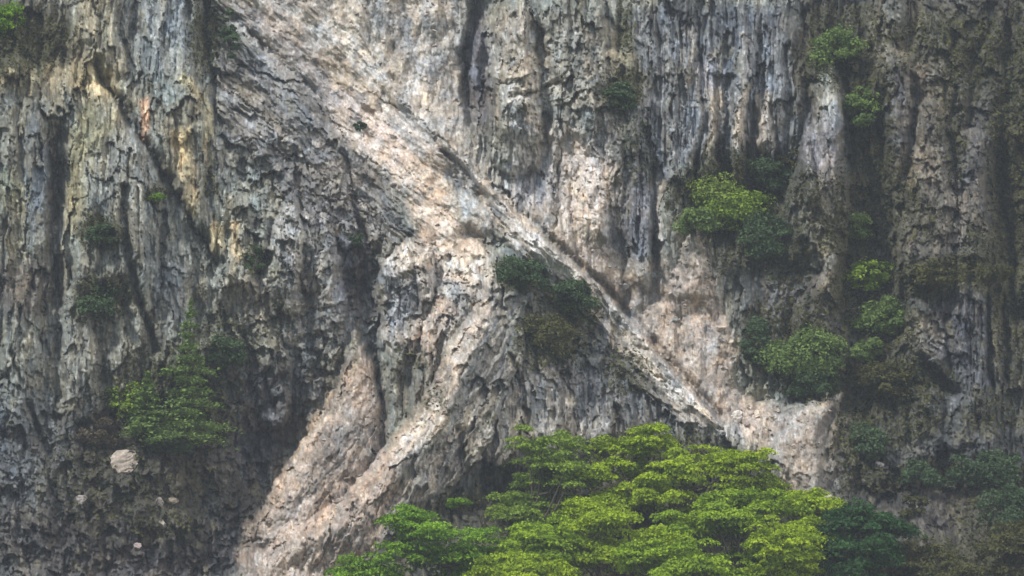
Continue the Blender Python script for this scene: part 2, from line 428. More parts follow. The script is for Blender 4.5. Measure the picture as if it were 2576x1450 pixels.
paint(poly_mask([(890,850),(930,900),(965,1000),(975,1110),(930,1190),(850,1275),(720,1330),(625,1420),(640,1340),(700,1235),(780,1125),(845,1035),(880,940)], 16), C(138,124,110), .9)
paint(blob(900,960,40,60), C(176,152,128), .6)
paint(stroke([(880,945),(800,1100),(710,1230),(640,1345)], 20), C(178,152,124), .7)
paint(poly_mask([(945,740),(960,665),(1010,615),(1065,598),(1110,640),(1180,640),(1240,670),(1220,760),(1160,830),(1080,900),(980,900),(950,850)], 14), C(158,146,130), .9)
paint(blob(1040,640,70,34,-25), C(210,194,170), .95)
paint(blob(1180,680,60,52), C(208,192,166), .95)
paint(stroke([(1150,700),(1100,790),(1050,880)], 30), C(186,154,122), .7)
paint(blob(1130,730,34,34), C(128,136,134), .7)
paint(blob(1000,760,40,80), C(100,108,116), .85)
paint(stroke([(988,710),(986,800)], 9), C(150,156,160), .8)
paint(blob(1020,960,60,90), C(132,126,104), .7)
paint(blob(1090,960,40,70,20), C(146,132,112), .6)
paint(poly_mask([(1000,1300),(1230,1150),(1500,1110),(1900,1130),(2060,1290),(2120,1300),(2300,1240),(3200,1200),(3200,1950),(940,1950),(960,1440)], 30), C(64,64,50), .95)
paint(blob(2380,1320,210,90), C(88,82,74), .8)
paint(blob(900,690,46,90), C(82,82,86), .8)
# rib and saddle outcrop
paint(RIBM, C(182,172,158), .92)
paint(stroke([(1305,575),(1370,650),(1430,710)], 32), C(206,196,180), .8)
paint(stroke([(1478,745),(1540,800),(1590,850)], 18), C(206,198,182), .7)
paint(poly_mask([(1835,980),(1900,1006),(1990,1014),(2060,1000),(2112,984),(2080,1040),(2046,1110),(2050,1180),(2070,1270),(2010,1230),(1930,1130),(1850,1080)], 26), C(152,138,122), .9)
paint(blob(2100,1130,64,140), C(108,101,91), .85)  # right flank dimmed: shade on the side away from the sun, painted in
paint(blob(1600,590,60,60), C(108,108,112), .6)
paint(blob(2070,1010,44,20,-20), C(196,176,146), .7)
paint(blob(2010,1160,60,80), C(142,132,118), .5)
paint(blob(1870,1070,40,50), C(158,146,140), .5)

RGB = RGB * (1 - .2 * sstep(1960, 2180, GX) * (1 - sstep(2900, 3100, GX)))[..., None]   # darker, more weathered stone at the right
# --- other maps
SCREE = np.clip(poly_mask([(560,-300),(600,60),(860,330),(1000,500),(1090,600),(1200,640),(1240,560),(1180,330),(1150,200),(1150,-300)], 30)
        + poly_mask(BAY, 16) + poly_mask([(1390,330),(1470,350),(1530,400),(1540,520),(1500,590),(1420,540)], 30) * .5
        + .9 * poly_mask([(1840,985),(2100,995),(2070,1150),(2075,1270),(1930,1130)], 14)
        + .8 * stroke([(1192,790),(1052,1060),(862,1282),(700,1340)], 26) + .6 * blob(820,1400,160,70) + .6 * poly_mask([(890,850),(975,1000),(930,1190),(720,1330),(640,1345),(845,1035)], 20), 0, 1)
SCREE = SCREE * (1 - .8 * RIBM)
DIAG = np.clip(poly_mask([(530,-100),(700,0),(880,60),(1010,250),(1320,540),(1700,930),(1820,1080),(1700,1060),(1240,640),(1000,620),(760,520),(560,330)], 40), 0, 1)
DIAG2 = np.clip(poly_mask([(1195,785),(1290,700),(1330,800),(1270,1000),(1200,1150),(1060,1300),(900,1400),(650,1440),(640,1400),(862,1282),(1052,1060)], 20)
        + poly_mask([(885,900),(930,960),(940,1090),(880,1200),(760,1320),(640,1380),(640,1345),(780,1125)], 14), 0, 1)
COLS = np.clip(poly_mask([(1590,30),(2010,20),(2005,400),(1700,420),(1640,640),(1560,600),(1600,330)], 30) + poly_mask([(180,-100),(560,-100),(560,660),(180,640)], 60) * .6 + blob(2480,860,80,130) + blob(720,600,60,110) * .5, 0, 1)
BROKEN = np.clip(poly_mask([(540,320),(760,420),(1000,620),(960,900),(880,860),(800,1080),(640,1380),(600,1900),(-600,1900),(-600,900),(250,1000),(480,880),(620,700)], 50)
        + blob(1420, 230, 160, 150) + blob(1960, 960, 160, 110) + blob(2250, 900, 170, 130) + blob(2300, 1200, 260, 110) + blob(1080, 760, 150, 150) * .8 + blob(1430,860,150,110)*.8 + blob(2420,330,240,420)*.75 + blob(2060,640,150,160)*.7 + blob(1500,470,110,120)*.4 + blob(830,400,140,120)*.6, 0, 1)
VEG = np.zeros(GX.shape, F)
for b, k in ((blob(60,110,130,90),.8),(blob(520,80,40,110),.75),(blob(260,590,55,36),1),(blob(390,490,36,20),.9),(blob(530,470,24,30),.6),
             (blob(250,750,70,60),.7),(blob(640,650,30,40),.6),(blob(430,1010,170,130),.75),(blob(560,860,90,70),.55),(blob(350,1200,260,150),.38),(blob(420,1310,90,50),.5),
             (blob(1310,690,70,44),1),(blob(1430,770,80,50,30),.8),(blob(1400,850,90,70),.7),(blob(1570,930,80,60,40),.5),(blob(1330,880,50,50),.4),
             (blob(1560,230,50,60),.8),(blob(1575,60,30,60),.7),(blob(1850,500,130,110),.9),(blob(1930,600,80,60),.9),(blob(1740,500,60,80),.5),
             (blob(2100,140,80,90),.9),(blob(2170,270,46,90),.9),(blob(2170,420,60,130),.6),(blob(2050,560,100,40),.5),(blob(2130,590,70,60),.9),(blob(2190,700,90,60),.9),
             (blob(2030,900,100,90),1),(blob(2210,820,90,70),.9),(blob(1910,850,40,90),.8),(blob(2400,690,170,36),.9),(blob(2240,960,140,80),.8),
             (blob(2150,1100,60,120),.75),(blob(2350,1200,230,40),.6),(blob(2520,1330,110,120),.6),(blob(2540,600,50,400),.65),(blob(2450,150,80,80),.6),(blob(2320,560,60,60),.4),
             (blob(1980,600,50,60),.7),(blob(2090,760,90,40),.5),(blob(1160,1260,60,30),.7),(blob(1650,1400,420,160),.8),(blob(2300,1440,260,80),.6),(blob(1640,1120,180,40),.6),(blob(1100,1010,40,40),.3),(blob(1030,900,40,30),.4),
             (blob(700,800,40,50),.4),(blob(1600,380,50,90),.4),(blob(2300,130,50,40),.4),(blob(2000,470,60,60),.6),(blob(2150,500,60,120),.6),(blob(2300,720,120,40),.6),(blob(2420,200,60,120),.45),(blob(2230,560,60,80),.5),(blob(2000,820,110,60),.6),(blob(1850,640,70,60),.5),(blob(2130,60,120,60),.6),(blob(2260,1060,120,60),.5),(blob(2480,640,60,90),.7),(blob(2560,300,60,300),.7),(blob(2400,80,160,60),.6),(blob(2200,330,50,200),.75),(blob(2270,480,50,80),.6),(blob(2400,340,30,140),.5),(blob(2500,1040,90,60),.5),(blob(1980,660,60,80),.6)):
    VEG = np.maximum(VEG, b * k)
# regions (which named piece of the setting a face belongs to)
REG_NAMES = ['cliff_left', 'cliff_right', 'scree_gully', 'rock_rib', 'scree_slope', 'rock_spur', 'talus_slope', 'rock_outcrop', 'rock_dome', 'rock_ridge']
REG = np.where(GX < 1190 + 0 * GY, 0, 1)
REG = np.where(poly_mask([(545,-500),(545,20),(700,160),(850,330),(960,450),(1050,600),(1180,640),(1250,640),(1330,560),(1235,440),(1170,330),(1165,190),(1185,-500)], 1) > .5, 2, REG)
REG = np.where(poly_mask([(-600,1120),(120,1100),(330,1060),(520,1090),(640,1180),(620,1300),(600,1440),(560,1950),(-600,1950)], 1) > .5, 6, REG)
REG = np.where(poly_mask([(2110,1240),(2300,1190),(2576,1150),(3200,1150),(3200,1950),(560,1950),(640,1440),(1000,1440),(1100,1290),(1500,1180),(1900,1180),(2060,1270)], 1) > .5, 6, REG)
REG = np.where(poly_mask([(1240,640),(1300,620),(1400,690),(1500,800),(1620,930),(1790,1080),(1600,1180),(1300,1210),(1100,1290),(1000,1450),(600,1450),(630,1400),(860,1270),(1040,1060),(1180,790)], 1) > .5, 5, REG)
REG = np.where(poly_mask([(888,842),(935,900),(968,1000),(978,1110),(930,1190),(850,1275),(720,1328),(622,1415),(636,1340),(698,1235),(778,1125),(845,1035),(876,940)], 1) > .5, 9, REG)
REG = np.where(poly_mask([(945,740),(960,660),(1010,612),(1065,595),(1110,636),(1180,634),(1245,665),(1215,770),(1160,850),(1060,1010),(1000,1090),(972,1000),(950,850)], 1) > .5, 8, REG)
REG = np.where(poly_mask(BAY, 1) > .5, 4, REG)
REG = np.where(poly_mask([(1830,978),(1900,1004),(1990,1012),(2060,998),(2112,980),(2100,1040),(2080,1150),(2085,1275),(2010,1240),(1920,1140),(1830,1090)], 1) > .5, 7, REG)
REG = np.where(RIBM > .3, 3, REG)

# ------------------------------------------------------------------ fine grid
def axis(a, b, f0, f1, fine, coarse):
    return np.concatenate([np.arange(a, f0, coarse), np.arange(f0, f1, fine), np.arange(f1, b + 1, coarse)])
fx_ = axis(X0 + 12, X1 - 12, -30, 2606, 2.35, 12.0)
fy_ = axis(Y0 + 12, Y1 - 12, -30, 1500, 2.35, 12.0)
NX, NY = len(fx_), len(fy_)
X, Y = np.meshgrid(fx_, fy_)
X = X.astype(F); Y = Y.astype(F)
def samp(M, x, y):
    gx = np.clip((x - X0) / CS, 0, M.shape[1] - 1.001); gy = np.clip((y - Y0) / CS, 0, M.shape[0] - 1.001)
    ix = gx.astype(np.int32); iy = gy.astype(np.int32)
    tx = (gx - ix).astype(F); ty = (gy - iy).astype(F)
    if M.ndim == 3: tx = tx[..., None]; ty = ty[..., None]
    a = M[iy, ix]; b = M[iy, ix + 1]; c = M[iy + 1, ix]; d = M[iy + 1, ix + 1]
    return (a + (b - a) * tx) * (1 - ty) + (c + (d - c) * tx) * ty
w1x = fbm(X / 90, Y / 120, 11, 4); w1y = fbm(X / 90, Y / 120, 23, 4)
w2x = fbm(X / 16, Y / 26, 31, 3); w2y = fbm(X / 16, Y / 26, 43, 3)
ribf = samp(stroke([p for p in RIB], 90), X, Y)
wk = 1 - .72 * ribf
WX = X + wk * (w1x * 22 + w2x * 8); WY = Y + wk * (w1y * 26 + w2y * 9)
h = samp(H, X + wk * (w1x * 12 + w2x * 6), Y + wk * (w1y * 14 + w2y * 6))
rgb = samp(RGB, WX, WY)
scree = samp(SCREE, WX, WY); diag = samp(DIAG, WX, WY); veg = samp(VEG, WX, WY); ribm = samp(RIBM, X, Y)
rock = 1 - .8 * scree
rock = rock * (1 - .2 * ribm)

# rock structure: nested fractured blocks, tall and narrow, running down-right where the beds are diagonal
dg = diag + .25 * w2x > .5
w3x = fbm(X / 5.5, Y / 8, 53, 2); w3y = fbm(X / 5.5, Y / 8, 57, 2)
A46 = math.radians(44)
RX = np.where(dg, X * math.sin(A46) - Y * math.cos(A46) + 3000, X); RY = np.where(dg, X * math.cos(A46) + Y * math.sin(A46) + 3000, Y)
dg2 = samp(DIAG2, WX, WY) + .2 * w2x > .5
A60 = math.radians(118)
RX = np.where(dg2, X * math.sin(A60) - Y * math.cos(A60) + 5000, RX); RY = np.where(dg2, X * math.cos(A60) + Y * math.sin(A60) + 5000, RY)
def cells(sx, sy, seed, wa, wb, wc):
    return worley((RX + wa * w1x + wb * w2x + wc * w3x) / sx, (RY + 1.6 * (wa * w1y + wb * w2y + wc * w3y)) / sy, seed)
b1, id1, dx1, dy1 = cells(60, 230, 3, 30, 10, 2)
b2, id2, dx2, dy2 = cells(21, 88, 5, 15, 7, 2)
b3, id3, dx3, dy3 = cells(9, 38, 9, 7, 4, 2)
b4, id4, dx4, dy4 = cells(5.0, 17, 13, 4, 2, 1)
def facet(b, hid, dx, dy, amp, tx, ty, crack, cw):
    o = rnd(hid, 5) - .5
    return amp * (o + tx * (rnd(hid, 6) - .5) * dx + ty * (rnd(hid, 7) - .2) * dy) - crack * (1 - sstep(0, cw, b)) * rnd(hid, 8)
r1 = facet(b1, id1, dx1, dy1, .95, 1.8, 1.3, .3, .06)
r2 = facet(b2, id2, dx2, dy2, .52, 1.8, 1.5, .14, .10)
r3 = facet(b3, id3, dx3, dy3, .24, 1.7, 1.3, .03, .15)
r4 = facet(b4, id4, dx4, dy4, .10, 1.5, 1.2, 0, .2)
def rid(x, y, seed): return .5 - np.abs(vnoise(x, y, seed)) * 1.4
r5 = .55 * rid(RX / 34 + w1x * .9, RY / 200 + w1y * .5, 61) + .30 * rid(RX / 15 + w1x * .8 + w2x * .3, RY / 90, 63) + .16 * rid(RX / 7 + w2x * .5, RY / 40, 65)
# broken ground: blocks of no fixed direction
bk = samp(BROKEN, WX, WY)
k1, ik1, kx1, ky1 = worley((X + 22 * w1x + 9 * w2x + 3 * w3x) / 30, (Y + 22 * w1y + 9 * w2y + 3 * w3y) / 40, 171)
k2, ik2, kx2, ky2 = worley((X + 10 * w1x + 7 * w2x + 3 * w3x) / 11, (Y + 10 * w1y + 7 * w2y + 3 * w3y) / 14, 173)
rb = facet(k1, ik1, kx1, ky1, .8, 1.6, 1.2, .1, .1) + facet(k2, ik2, kx2, ky2, .26, 1.6, 1.3, .05, .12)
h = h + rock * (r1 * (1 - .4 * bk) + (r2 + r3) * (1 - .5 * bk) + r4 + r5 * (1 - .5 * bk) + 1.2 * rb * bk)
# debris: runnels and small stones
bs, ids, dxs, dys = worley(X / 8 + w2x * .8 + w3x * .4, Y / 7 + w2y * .8 + w3y * .4, 77)
stones = np.clip(.55 - np.sqrt(dxs ** 2 + dys ** 2), 0, 1) * (rnd(ids, 3) ** 4)
h = h + scree * (.35 * stones + .7 * fbm(RX / 22, RY / 80, 81, 5, .6) + .5 * fbm(X / 50, Y / 50, 85, 3))
h = h + .10 * fbm(X / 10, Y / 13, 91, 3, .6) + .5 * fbm(X / 70, Y / 90, 95, 3)
colm = samp(COLS, WX, WY)
h = h + colm * (.55 * (.4 - np.abs(vnoise(X / 8 + w1x * 1.5, Y / 170, 67))) + .3 * (.4 - np.abs(vnoise(X / 4.5 + w2x * .3, Y / 90, 69))))
h = h + veg * .12 * fbm(X / 7, Y / 7, 99, 2)

# colour variation that belongs to the stone: per block tint, lichen, mineral streaks, mottling
def tint(hid, k, amp):
    return 1 + amp * (rnd(hid, k) - .5) * 2
iso = (scree + .15 * w2x > .45) | (bk > .5)
it2 = np.where(iso, ik1, id2); it3 = np.where(iso, ik2, id3)
val = tint(id1, 21, .12) * tint(it2, 22, .20) * tint(it3, 23, .22) * tint(ids, 24, .12)
streak = fbm(X / 5 + w2x * .5, Y / 70, 101, 3) * (1 - scree)
val = val * (1 + .16 * streak * rock) * (1 + .30 * fbm(X / 5, Y / 6.5, 105, 3, .7)) * (1 + .55 * (1 - .8 * scree) * fbm(X / 4.2 + w2x * .4, Y / 15 + w2y * .4, 109, 2, .7)) * (1 + .35 * scree * fbm(X / 5, Y / 4.6, 110, 2, .7))
val = val * (1 + .18 * fbm(X / 120, Y / 120, 108, 3))
warm = .9 * (rnd(it2, 31) - .5) + .7 * (rnd(id1, 32) - .5) + .6 * (rnd(it3, 33) - .5) + .5 * fbm(X / 40, Y / 70, 111, 3) + .3 * fbm(X / 8, Y / 10, 113, 2)
rgb = rgb * val[..., None]
rgb = rgb * np.stack([1 + .20 * warm, 1 + .02 * warm, 1 - .24 * warm], -1)
lich = sstep(.28, .62, fbm(X / 22, Y / 46, 121, 4)) * .45 * (1 - .6 * scree)
rgb = rgb * (1 - lich[..., None]) + lich[..., None] * C(128, 122, 82)
pale = sstep(.30, .6, fbm(X / 6, Y / 13, 131, 4)) * .75
rgb = rgb * (1 - pale[..., None]) + pale[..., None] * np.minimum(rgb * 1.9, .62)
moss = np.clip(veg * 1.1 + .5 * fbm(X / 14, Y / 14, 141, 3) * (veg > .05), 0, 1) * .75
rgb = rgb * (1 - moss[..., None]) + moss[..., None] * C(70, 72, 44) * (1 + .35 * fbm(X / 9, Y / 9, 145, 2))[..., None]
lum = (rgb @ np.array([.3, .5, .2], F))[..., None]
rgb = lum + (rgb - lum) * .62
rgb = np.clip(rgb, .012, .7)

# depth and world positions
MPP = DIST / FPX
hm = h - (1450 - Y) * MPP * .30
YW = -hm
def ray(px, py):
    dx = (px - 1288.0) / FPX; dz = (724.5 - py) / FPX
    c, s = math.cos(PITCH), math.sin(PITCH)
    return dx, c - dz * s, s + dz * c
rx, ry, rz = ray(X.astype(np.float64), Y.astype(np.float64))
tt = (YW - CAM[1]) / ry
P3 = np.stack([CAM[0] + rx * tt, CAM[1] + ry * tt, CAM[2] + rz * tt], -1)
def surf(px, py, forward=0.0):
    """point on the cliff surface seen at P (px, py), moved forward metres towards the camera"""
    i = int(np.clip(np.searchsorted(fx_, px), 0, NX - 1)); j = int(np.clip(np.searchsorted(fy_, py), 0, NY - 1))
    y = float(YW[j, i]) - forward
    a, b, c = ray(px, py)
    t = (y - CAM[1]) / b
    return Vector((CAM[0] + a * t, y, CAM[2] + c * t))
def at_depth(px, py, y):
    a, b, c = ray(px, py)
    t = (y - CAM[1]) / b
    return Vector((CAM[0] + a * t, y, CAM[2] + c * t))

# ------------------------------------------------------------------ materials
def new_mat(name):
    m = bpy.data.materials.new(name); m.use_nodes = True
    nt = m.node_tree
    b = nt.nodes['Principled BSDF']
    b.inputs['Roughness'].default_value = .92
    if 'Specular IOR Level' in b.inputs: b.inputs['Specular IOR Level'].default_value = .2
    return m, nt, b
def rock_material():
    m, nt, b = new_mat('weathered_rock')
    N, L = nt.nodes, nt.links
    at = N.new('ShaderNodeAttribute'); at.attribute_name = 'stone'
    geo = N.new('ShaderNodeNewGeometry')
    mp = N.new('ShaderNodeMapping'); mp.inputs['Scale'].default_value = (1, 1, .45)
    L.new(geo.outputs['Position'], mp.inputs['Vector'])
    n1 = N.new('ShaderNodeTexNoise'); n1.inputs['Scale'].default_value = 6.0; n1.inputs['Detail'].default_value = 6; n1.inputs['Roughness'].default_value = .65
    L.new(mp.outputs['Vector'], n1.inputs['Vector'])
    r = N.new('ShaderNodeMapRange'); r.inputs['From Min'].default_value = .3; r.inputs['From Max'].default_value = .7
    r.inputs['To Min'].default_value = .72; r.inputs['To Max'].default_value = 1.28
    L.new(n1.outputs['Fac'], r.inputs['Value'])
    mx = N.new('ShaderNodeMix'); mx.data_type = 'RGBA'; mx.blend_type = 'MULTIPLY'; mx.inputs['Factor'].default_value = 1
    L.new(at.outputs['Color'], mx.inputs['A']); L.new(r.outputs['Result'], mx.inputs['B'])
    L.new(mx.outputs['Result'], b.inputs['Base Color'])
    bp = N.new('ShaderNodeBump'); bp.inputs['Strength'].default_value = .5; bp.inputs['Distance'].default_value = .08
    L.new(n1.outputs['Fac'], bp.inputs['Height']); L.new(bp.outputs['Normal'], b.inputs['Normal'])
    return m
ROCK = rock_material()
def leaf_material(name, dark, light, transl=.28):
    m, nt, b = new_mat(name)
    N, L = nt.nodes, nt.links
    at = N.new('ShaderNodeAttribute'); at.attribute_name = 'leaf'
    cr = N.new('ShaderNodeMix'); cr.data_type = 'RGBA'
    cr.inputs['A'].default_value = tuple(dark) + (1,); cr.inputs['B'].default_value = tuple(light) + (1,)
    L.new(at.outputs['Fac'], cr.inputs['Factor'])
    L.new(cr.outputs['Result'], b.inputs['Base Color'])
    b.inputs['Roughness'].default_value = .7
    tr = N.new('ShaderNodeBsdfTranslucent')
    L.new(cr.outputs['Result'], tr.inputs['Color'])
    ms = N.new('ShaderNodeMixShader'); ms.inputs['Fac'].default_value = transl
    L.new(b.outputs['BSDF'], ms.inputs[1]); L.new(tr.outputs['BSDF'], ms.inputs[2])
    L.new(ms.outputs['Shader'], N['Material Output'].inputs['Surface'])
    return m
LEAF = {
 'bright': leaf_material('leaf_bright_green', (.075, .135, .008), (.44, .58, .022)),
 'mid': leaf_material('leaf_mid_green', (.055, .12, .010), (.36, .52, .025)),
 'soft': leaf_material('leaf_soft_green', (.07, .13, .02), (.31, .44, .05)),
 'deep': leaf_material('leaf_deep_green', (.035, .10, .010), (.26, .46, .025)),
 'dark': leaf_material('leaf_dark_green', (.03, .065, .032), (.10, .16, .065)),
 'olive': leaf_material('leaf_olive', (.045, .055, .020), (.12, .12, .035)),
 'ledge': leaf_material('leaf_ledge_green', (.06, .11, .035), (.22, .32, .08)),
 'ledge_bright': leaf_material('leaf_ledge_bright', (.10, .16, .035), (.34, .44, .08)),
 'shade': leaf_material('leaf_conifer_dark', (.012, .045, .018), (.05, .135, .03)),
 'brush': leaf_material('leaf_dry_brush', (.060, .052, .036), (.13, .11, .065), .2),
}
BARK, _nt, _b = new_mat('bark')
_n = _nt.nodes.new('ShaderNodeTexNoise'); _n.inputs['Scale'].default_value = 9
_c = _nt.nodes.new('ShaderNodeValToRGB'); _c.color_ramp.elements[0].color = (.045, .036, .028, 1); _c.color_ramp.elements[1].color = (.14, .12, .10, 1)
_nt.links.new(_n.outputs['Fac'], _c.inputs['Fac']); _nt.links.new(_c.outputs['Color'], _b.inputs['Base Color'])

# ------------------------------------------------------------------ object helpers
def tag(o, label=None, cat=None, group=None, kind=None):
    if label: o['label'] = label
    if cat: o['category'] = cat
    if group: o['group'] = group
    if kind: o['kind'] = kind
    return o
def mesh_np(name, verts, faces, mat, attr=None, attr_name='stone', smooth=False):
    """verts (n,3), faces (m,k) arrays -> mesh"""
    me = bpy.data.meshes.new(name)
    n, (m, k) = len(verts), faces.shape
    me.vertices.add(n); me.vertices.foreach_set('co', np.ascontiguousarray(verts, F).ravel())
    me.loops.add(m * k); me.loops.foreach_set('vertex_index', np.ascontiguousarray(faces, np.int32).ravel())
    me.polygons.add(m); me.polygons.foreach_set('loop_start', np.arange(0, m * k, k, dtype=np.int32))
    me.polygons.foreach_set('loop_total', np.full(m, k, np.int32))
    if smooth: me.polygons.foreach_set('use_smooth', np.ones(m, bool))
    if attr is not None:
        if attr.ndim == 2:
            a = me.attributes.new(attr_name, 'FLOAT_COLOR', 'POINT')
            a.data.foreach_set('color', np.concatenate([attr, np.ones((n, 1))], 1).astype(F).ravel())
        else:
            a = me.attributes.new(attr_name, 'FLOAT', 'POINT')
            a.data.foreach_set('value', attr.astype(F).ravel())
    me.update(calc_edges=True)
    me.materials.append(mat)
    return me
def link(name, data, parent=None):
    o = bpy.data.objects.new(name, data); COL.objects.link(o)
    if parent is not None: o.parent = parent
    return o

# ------------------------------------------------------------------ the cliff, cut into named pieces
jj, ii = np.meshgrid(np.arange(NY - 1), np.arange(NX - 1), indexing='ij')
v00 = (jj * NX + ii).ravel()
FACES = np.stack([v00, v00 + NX, v00 + NX + 1, v00 + 1], 1)
fcx = X[:-1, :-1].ravel(); fcy = Y[:-1, :-1].ravel()
freg = REG[np.clip(((WY[:-1, :-1] - Y0) / CS).round().astype(int), 0, REG.shape[0] - 1), np.clip(((WX[:-1, :-1] - X0) / CS).round().astype(int), 0, REG.shape[1] - 1)].ravel()
fid = id1[:-1, :-1].ravel()
inframe = (fcx > -25) & (fcx < 2600) & (fcy > -25) & (fcy < 1470)
slabbed = np.isin(freg, (0, 1, 5, 8, 9)) & inframe
key = np.where(slabbed, (fid.astype(np.int64) << 4) + freg, freg.astype(np.int64))
uk, inv, cnt = np.unique(key, return_inverse=True, return_counts=True)
small = (uk > 15) & (cnt < 380)
remap = np.where(small, uk & 15, uk)
key = remap[inv]
order = np.argsort(key, kind='stable')
ks = key[order]
bounds = np.flatnonzero(np.diff(ks)) + 1
groups = np.split(order, bounds)
PV = P3.reshape(-1, 3); PC = rgb.reshape(-1, 3)
REG_LABEL = {
 'cliff_left': ('grey-green fluted rock face on the left with yellow stains and slanting cracks', 'cliff'),
 'cliff_right': ('blue-grey and brown columned rock face on the right with bushes on its ledges', 'cliff'),
 'scree_gully': ('pale tan debris chute running down the middle from the top edge', 'scree'),
 'rock_rib': ('straight pale rib of rock slanting down to the right', 'rock rib'),
 'scree_slope': ('pinkish tan debris bay to the right of the slanting rib', 'scree'),
 'rock_spur': ('grey spur below the slanting rib with a sunlit tan crest on its left edge', 'rock spur'),
 'talus_slope': ('dark brown rubble slope at the foot of the rock face', 'slope'),
 'rock_outcrop': ('pale saddle-shaped outcrop above the trees on the right', 'outcrop'),
 'rock_dome': ('rounded tan rock domes left of the rib above the spur', 'rock dome'),
 'rock_ridge': ('narrow tan ridge to the left of the spur crest', 'rock ridge')}
reg_obj = {}
slab_jobs = []
for g in groups:
    k = int(key[g[0]]); r = k & 15
    fc = FACES[g]
    uv, fi = np.unique(fc, return_inverse=True)
    fi = fi.reshape(fc.shape)
    if k <= 15:
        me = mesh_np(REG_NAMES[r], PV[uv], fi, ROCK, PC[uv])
        o = link(REG_NAMES[r], me)
        lb, ct = REG_LABEL[REG_NAMES[r]]
        tag(o, lb, ct, kind='structure')
        reg_obj[r] = o
    else:
        slab_jobs.append((r, uv, fi))
for r, uv, fi in slab_jobs:
    me = mesh_np('rock_slab', PV[uv], fi, ROCK, PC[uv])
    link('rock_slab', me, reg_obj.get(r))
print('pieces', len(slab_jobs), 'verts', len(PV))

# ------------------------------------------------------------------ valley ground, out of the picture, reaching the horizon
GZ = float(P3[-1, :, 2].mean()) + .3
def ground_material():
    m, nt, b = new_mat('meadow_ground')
    n = nt.nodes.new('ShaderNodeTexNoise'); n.inputs['Scale'].default_value = .15; n.inputs['Detail'].default_value = 8
    c = nt.nodes.new('ShaderNodeValToRGB'); c.color_ramp.elements[0].color = (.05, .06, .025, 1); c.color_ramp.elements[1].color = (.11, .10, .06, 1)
    nt.links.new(n.outputs['Fac'], c.inputs['Fac']); nt.links.new(c.outputs['Color'], b.inputs['Base Color'])
    return m
gv = np.array([[-4000, -4000, GZ], [4000, -4000, GZ], [4000, 60, GZ], [-4000, 60, GZ]], F)
gr = link('ground', mesh_np('ground', gv, np.array([[0, 1, 2, 3]]), ground_material()))
tag(gr, 'grassy valley floor in front of the rock face', 'ground', kind='structure')

# ------------------------------------------------------------------ foliage
def leaves(centers, normals, size, seed, flat=.55, aspect=.6):
    """one four-cornered leaf spray per centre"""
    rs = np.random.RandomState(seed)
    n = len(centers)
    nrm = normals * flat + rs.normal(size=(n, 3)) * (1 - flat) * .8
    nrm /= np.linalg.norm(nrm, axis=1, keepdims=True) + 1e-6
    t = np.cross(nrm, rs.normal(size=(n, 3))); t /= np.linalg.norm(t, axis=1, keepdims=True) + 1e-6
    b = np.cross(nrm, t)
    s = size * rs.uniform(.55, 1.35, (n, 1))
    a = t * s; c = b * s * aspect
    sag = nrm * s * .25
    v = np.stack([centers - a - sag, centers - c * rs.uniform(.7, 1.2, (n, 1)), centers + a - sag, centers + c * rs.uniform(.7, 1.2, (n, 1))], 1).reshape(-1, 3)
    f = np.arange(n * 4).reshape(n, 4)
    val = np.repeat(np.clip(rs.beta(2.6, 2, n), 0, 1), 4)
    return v, f, val
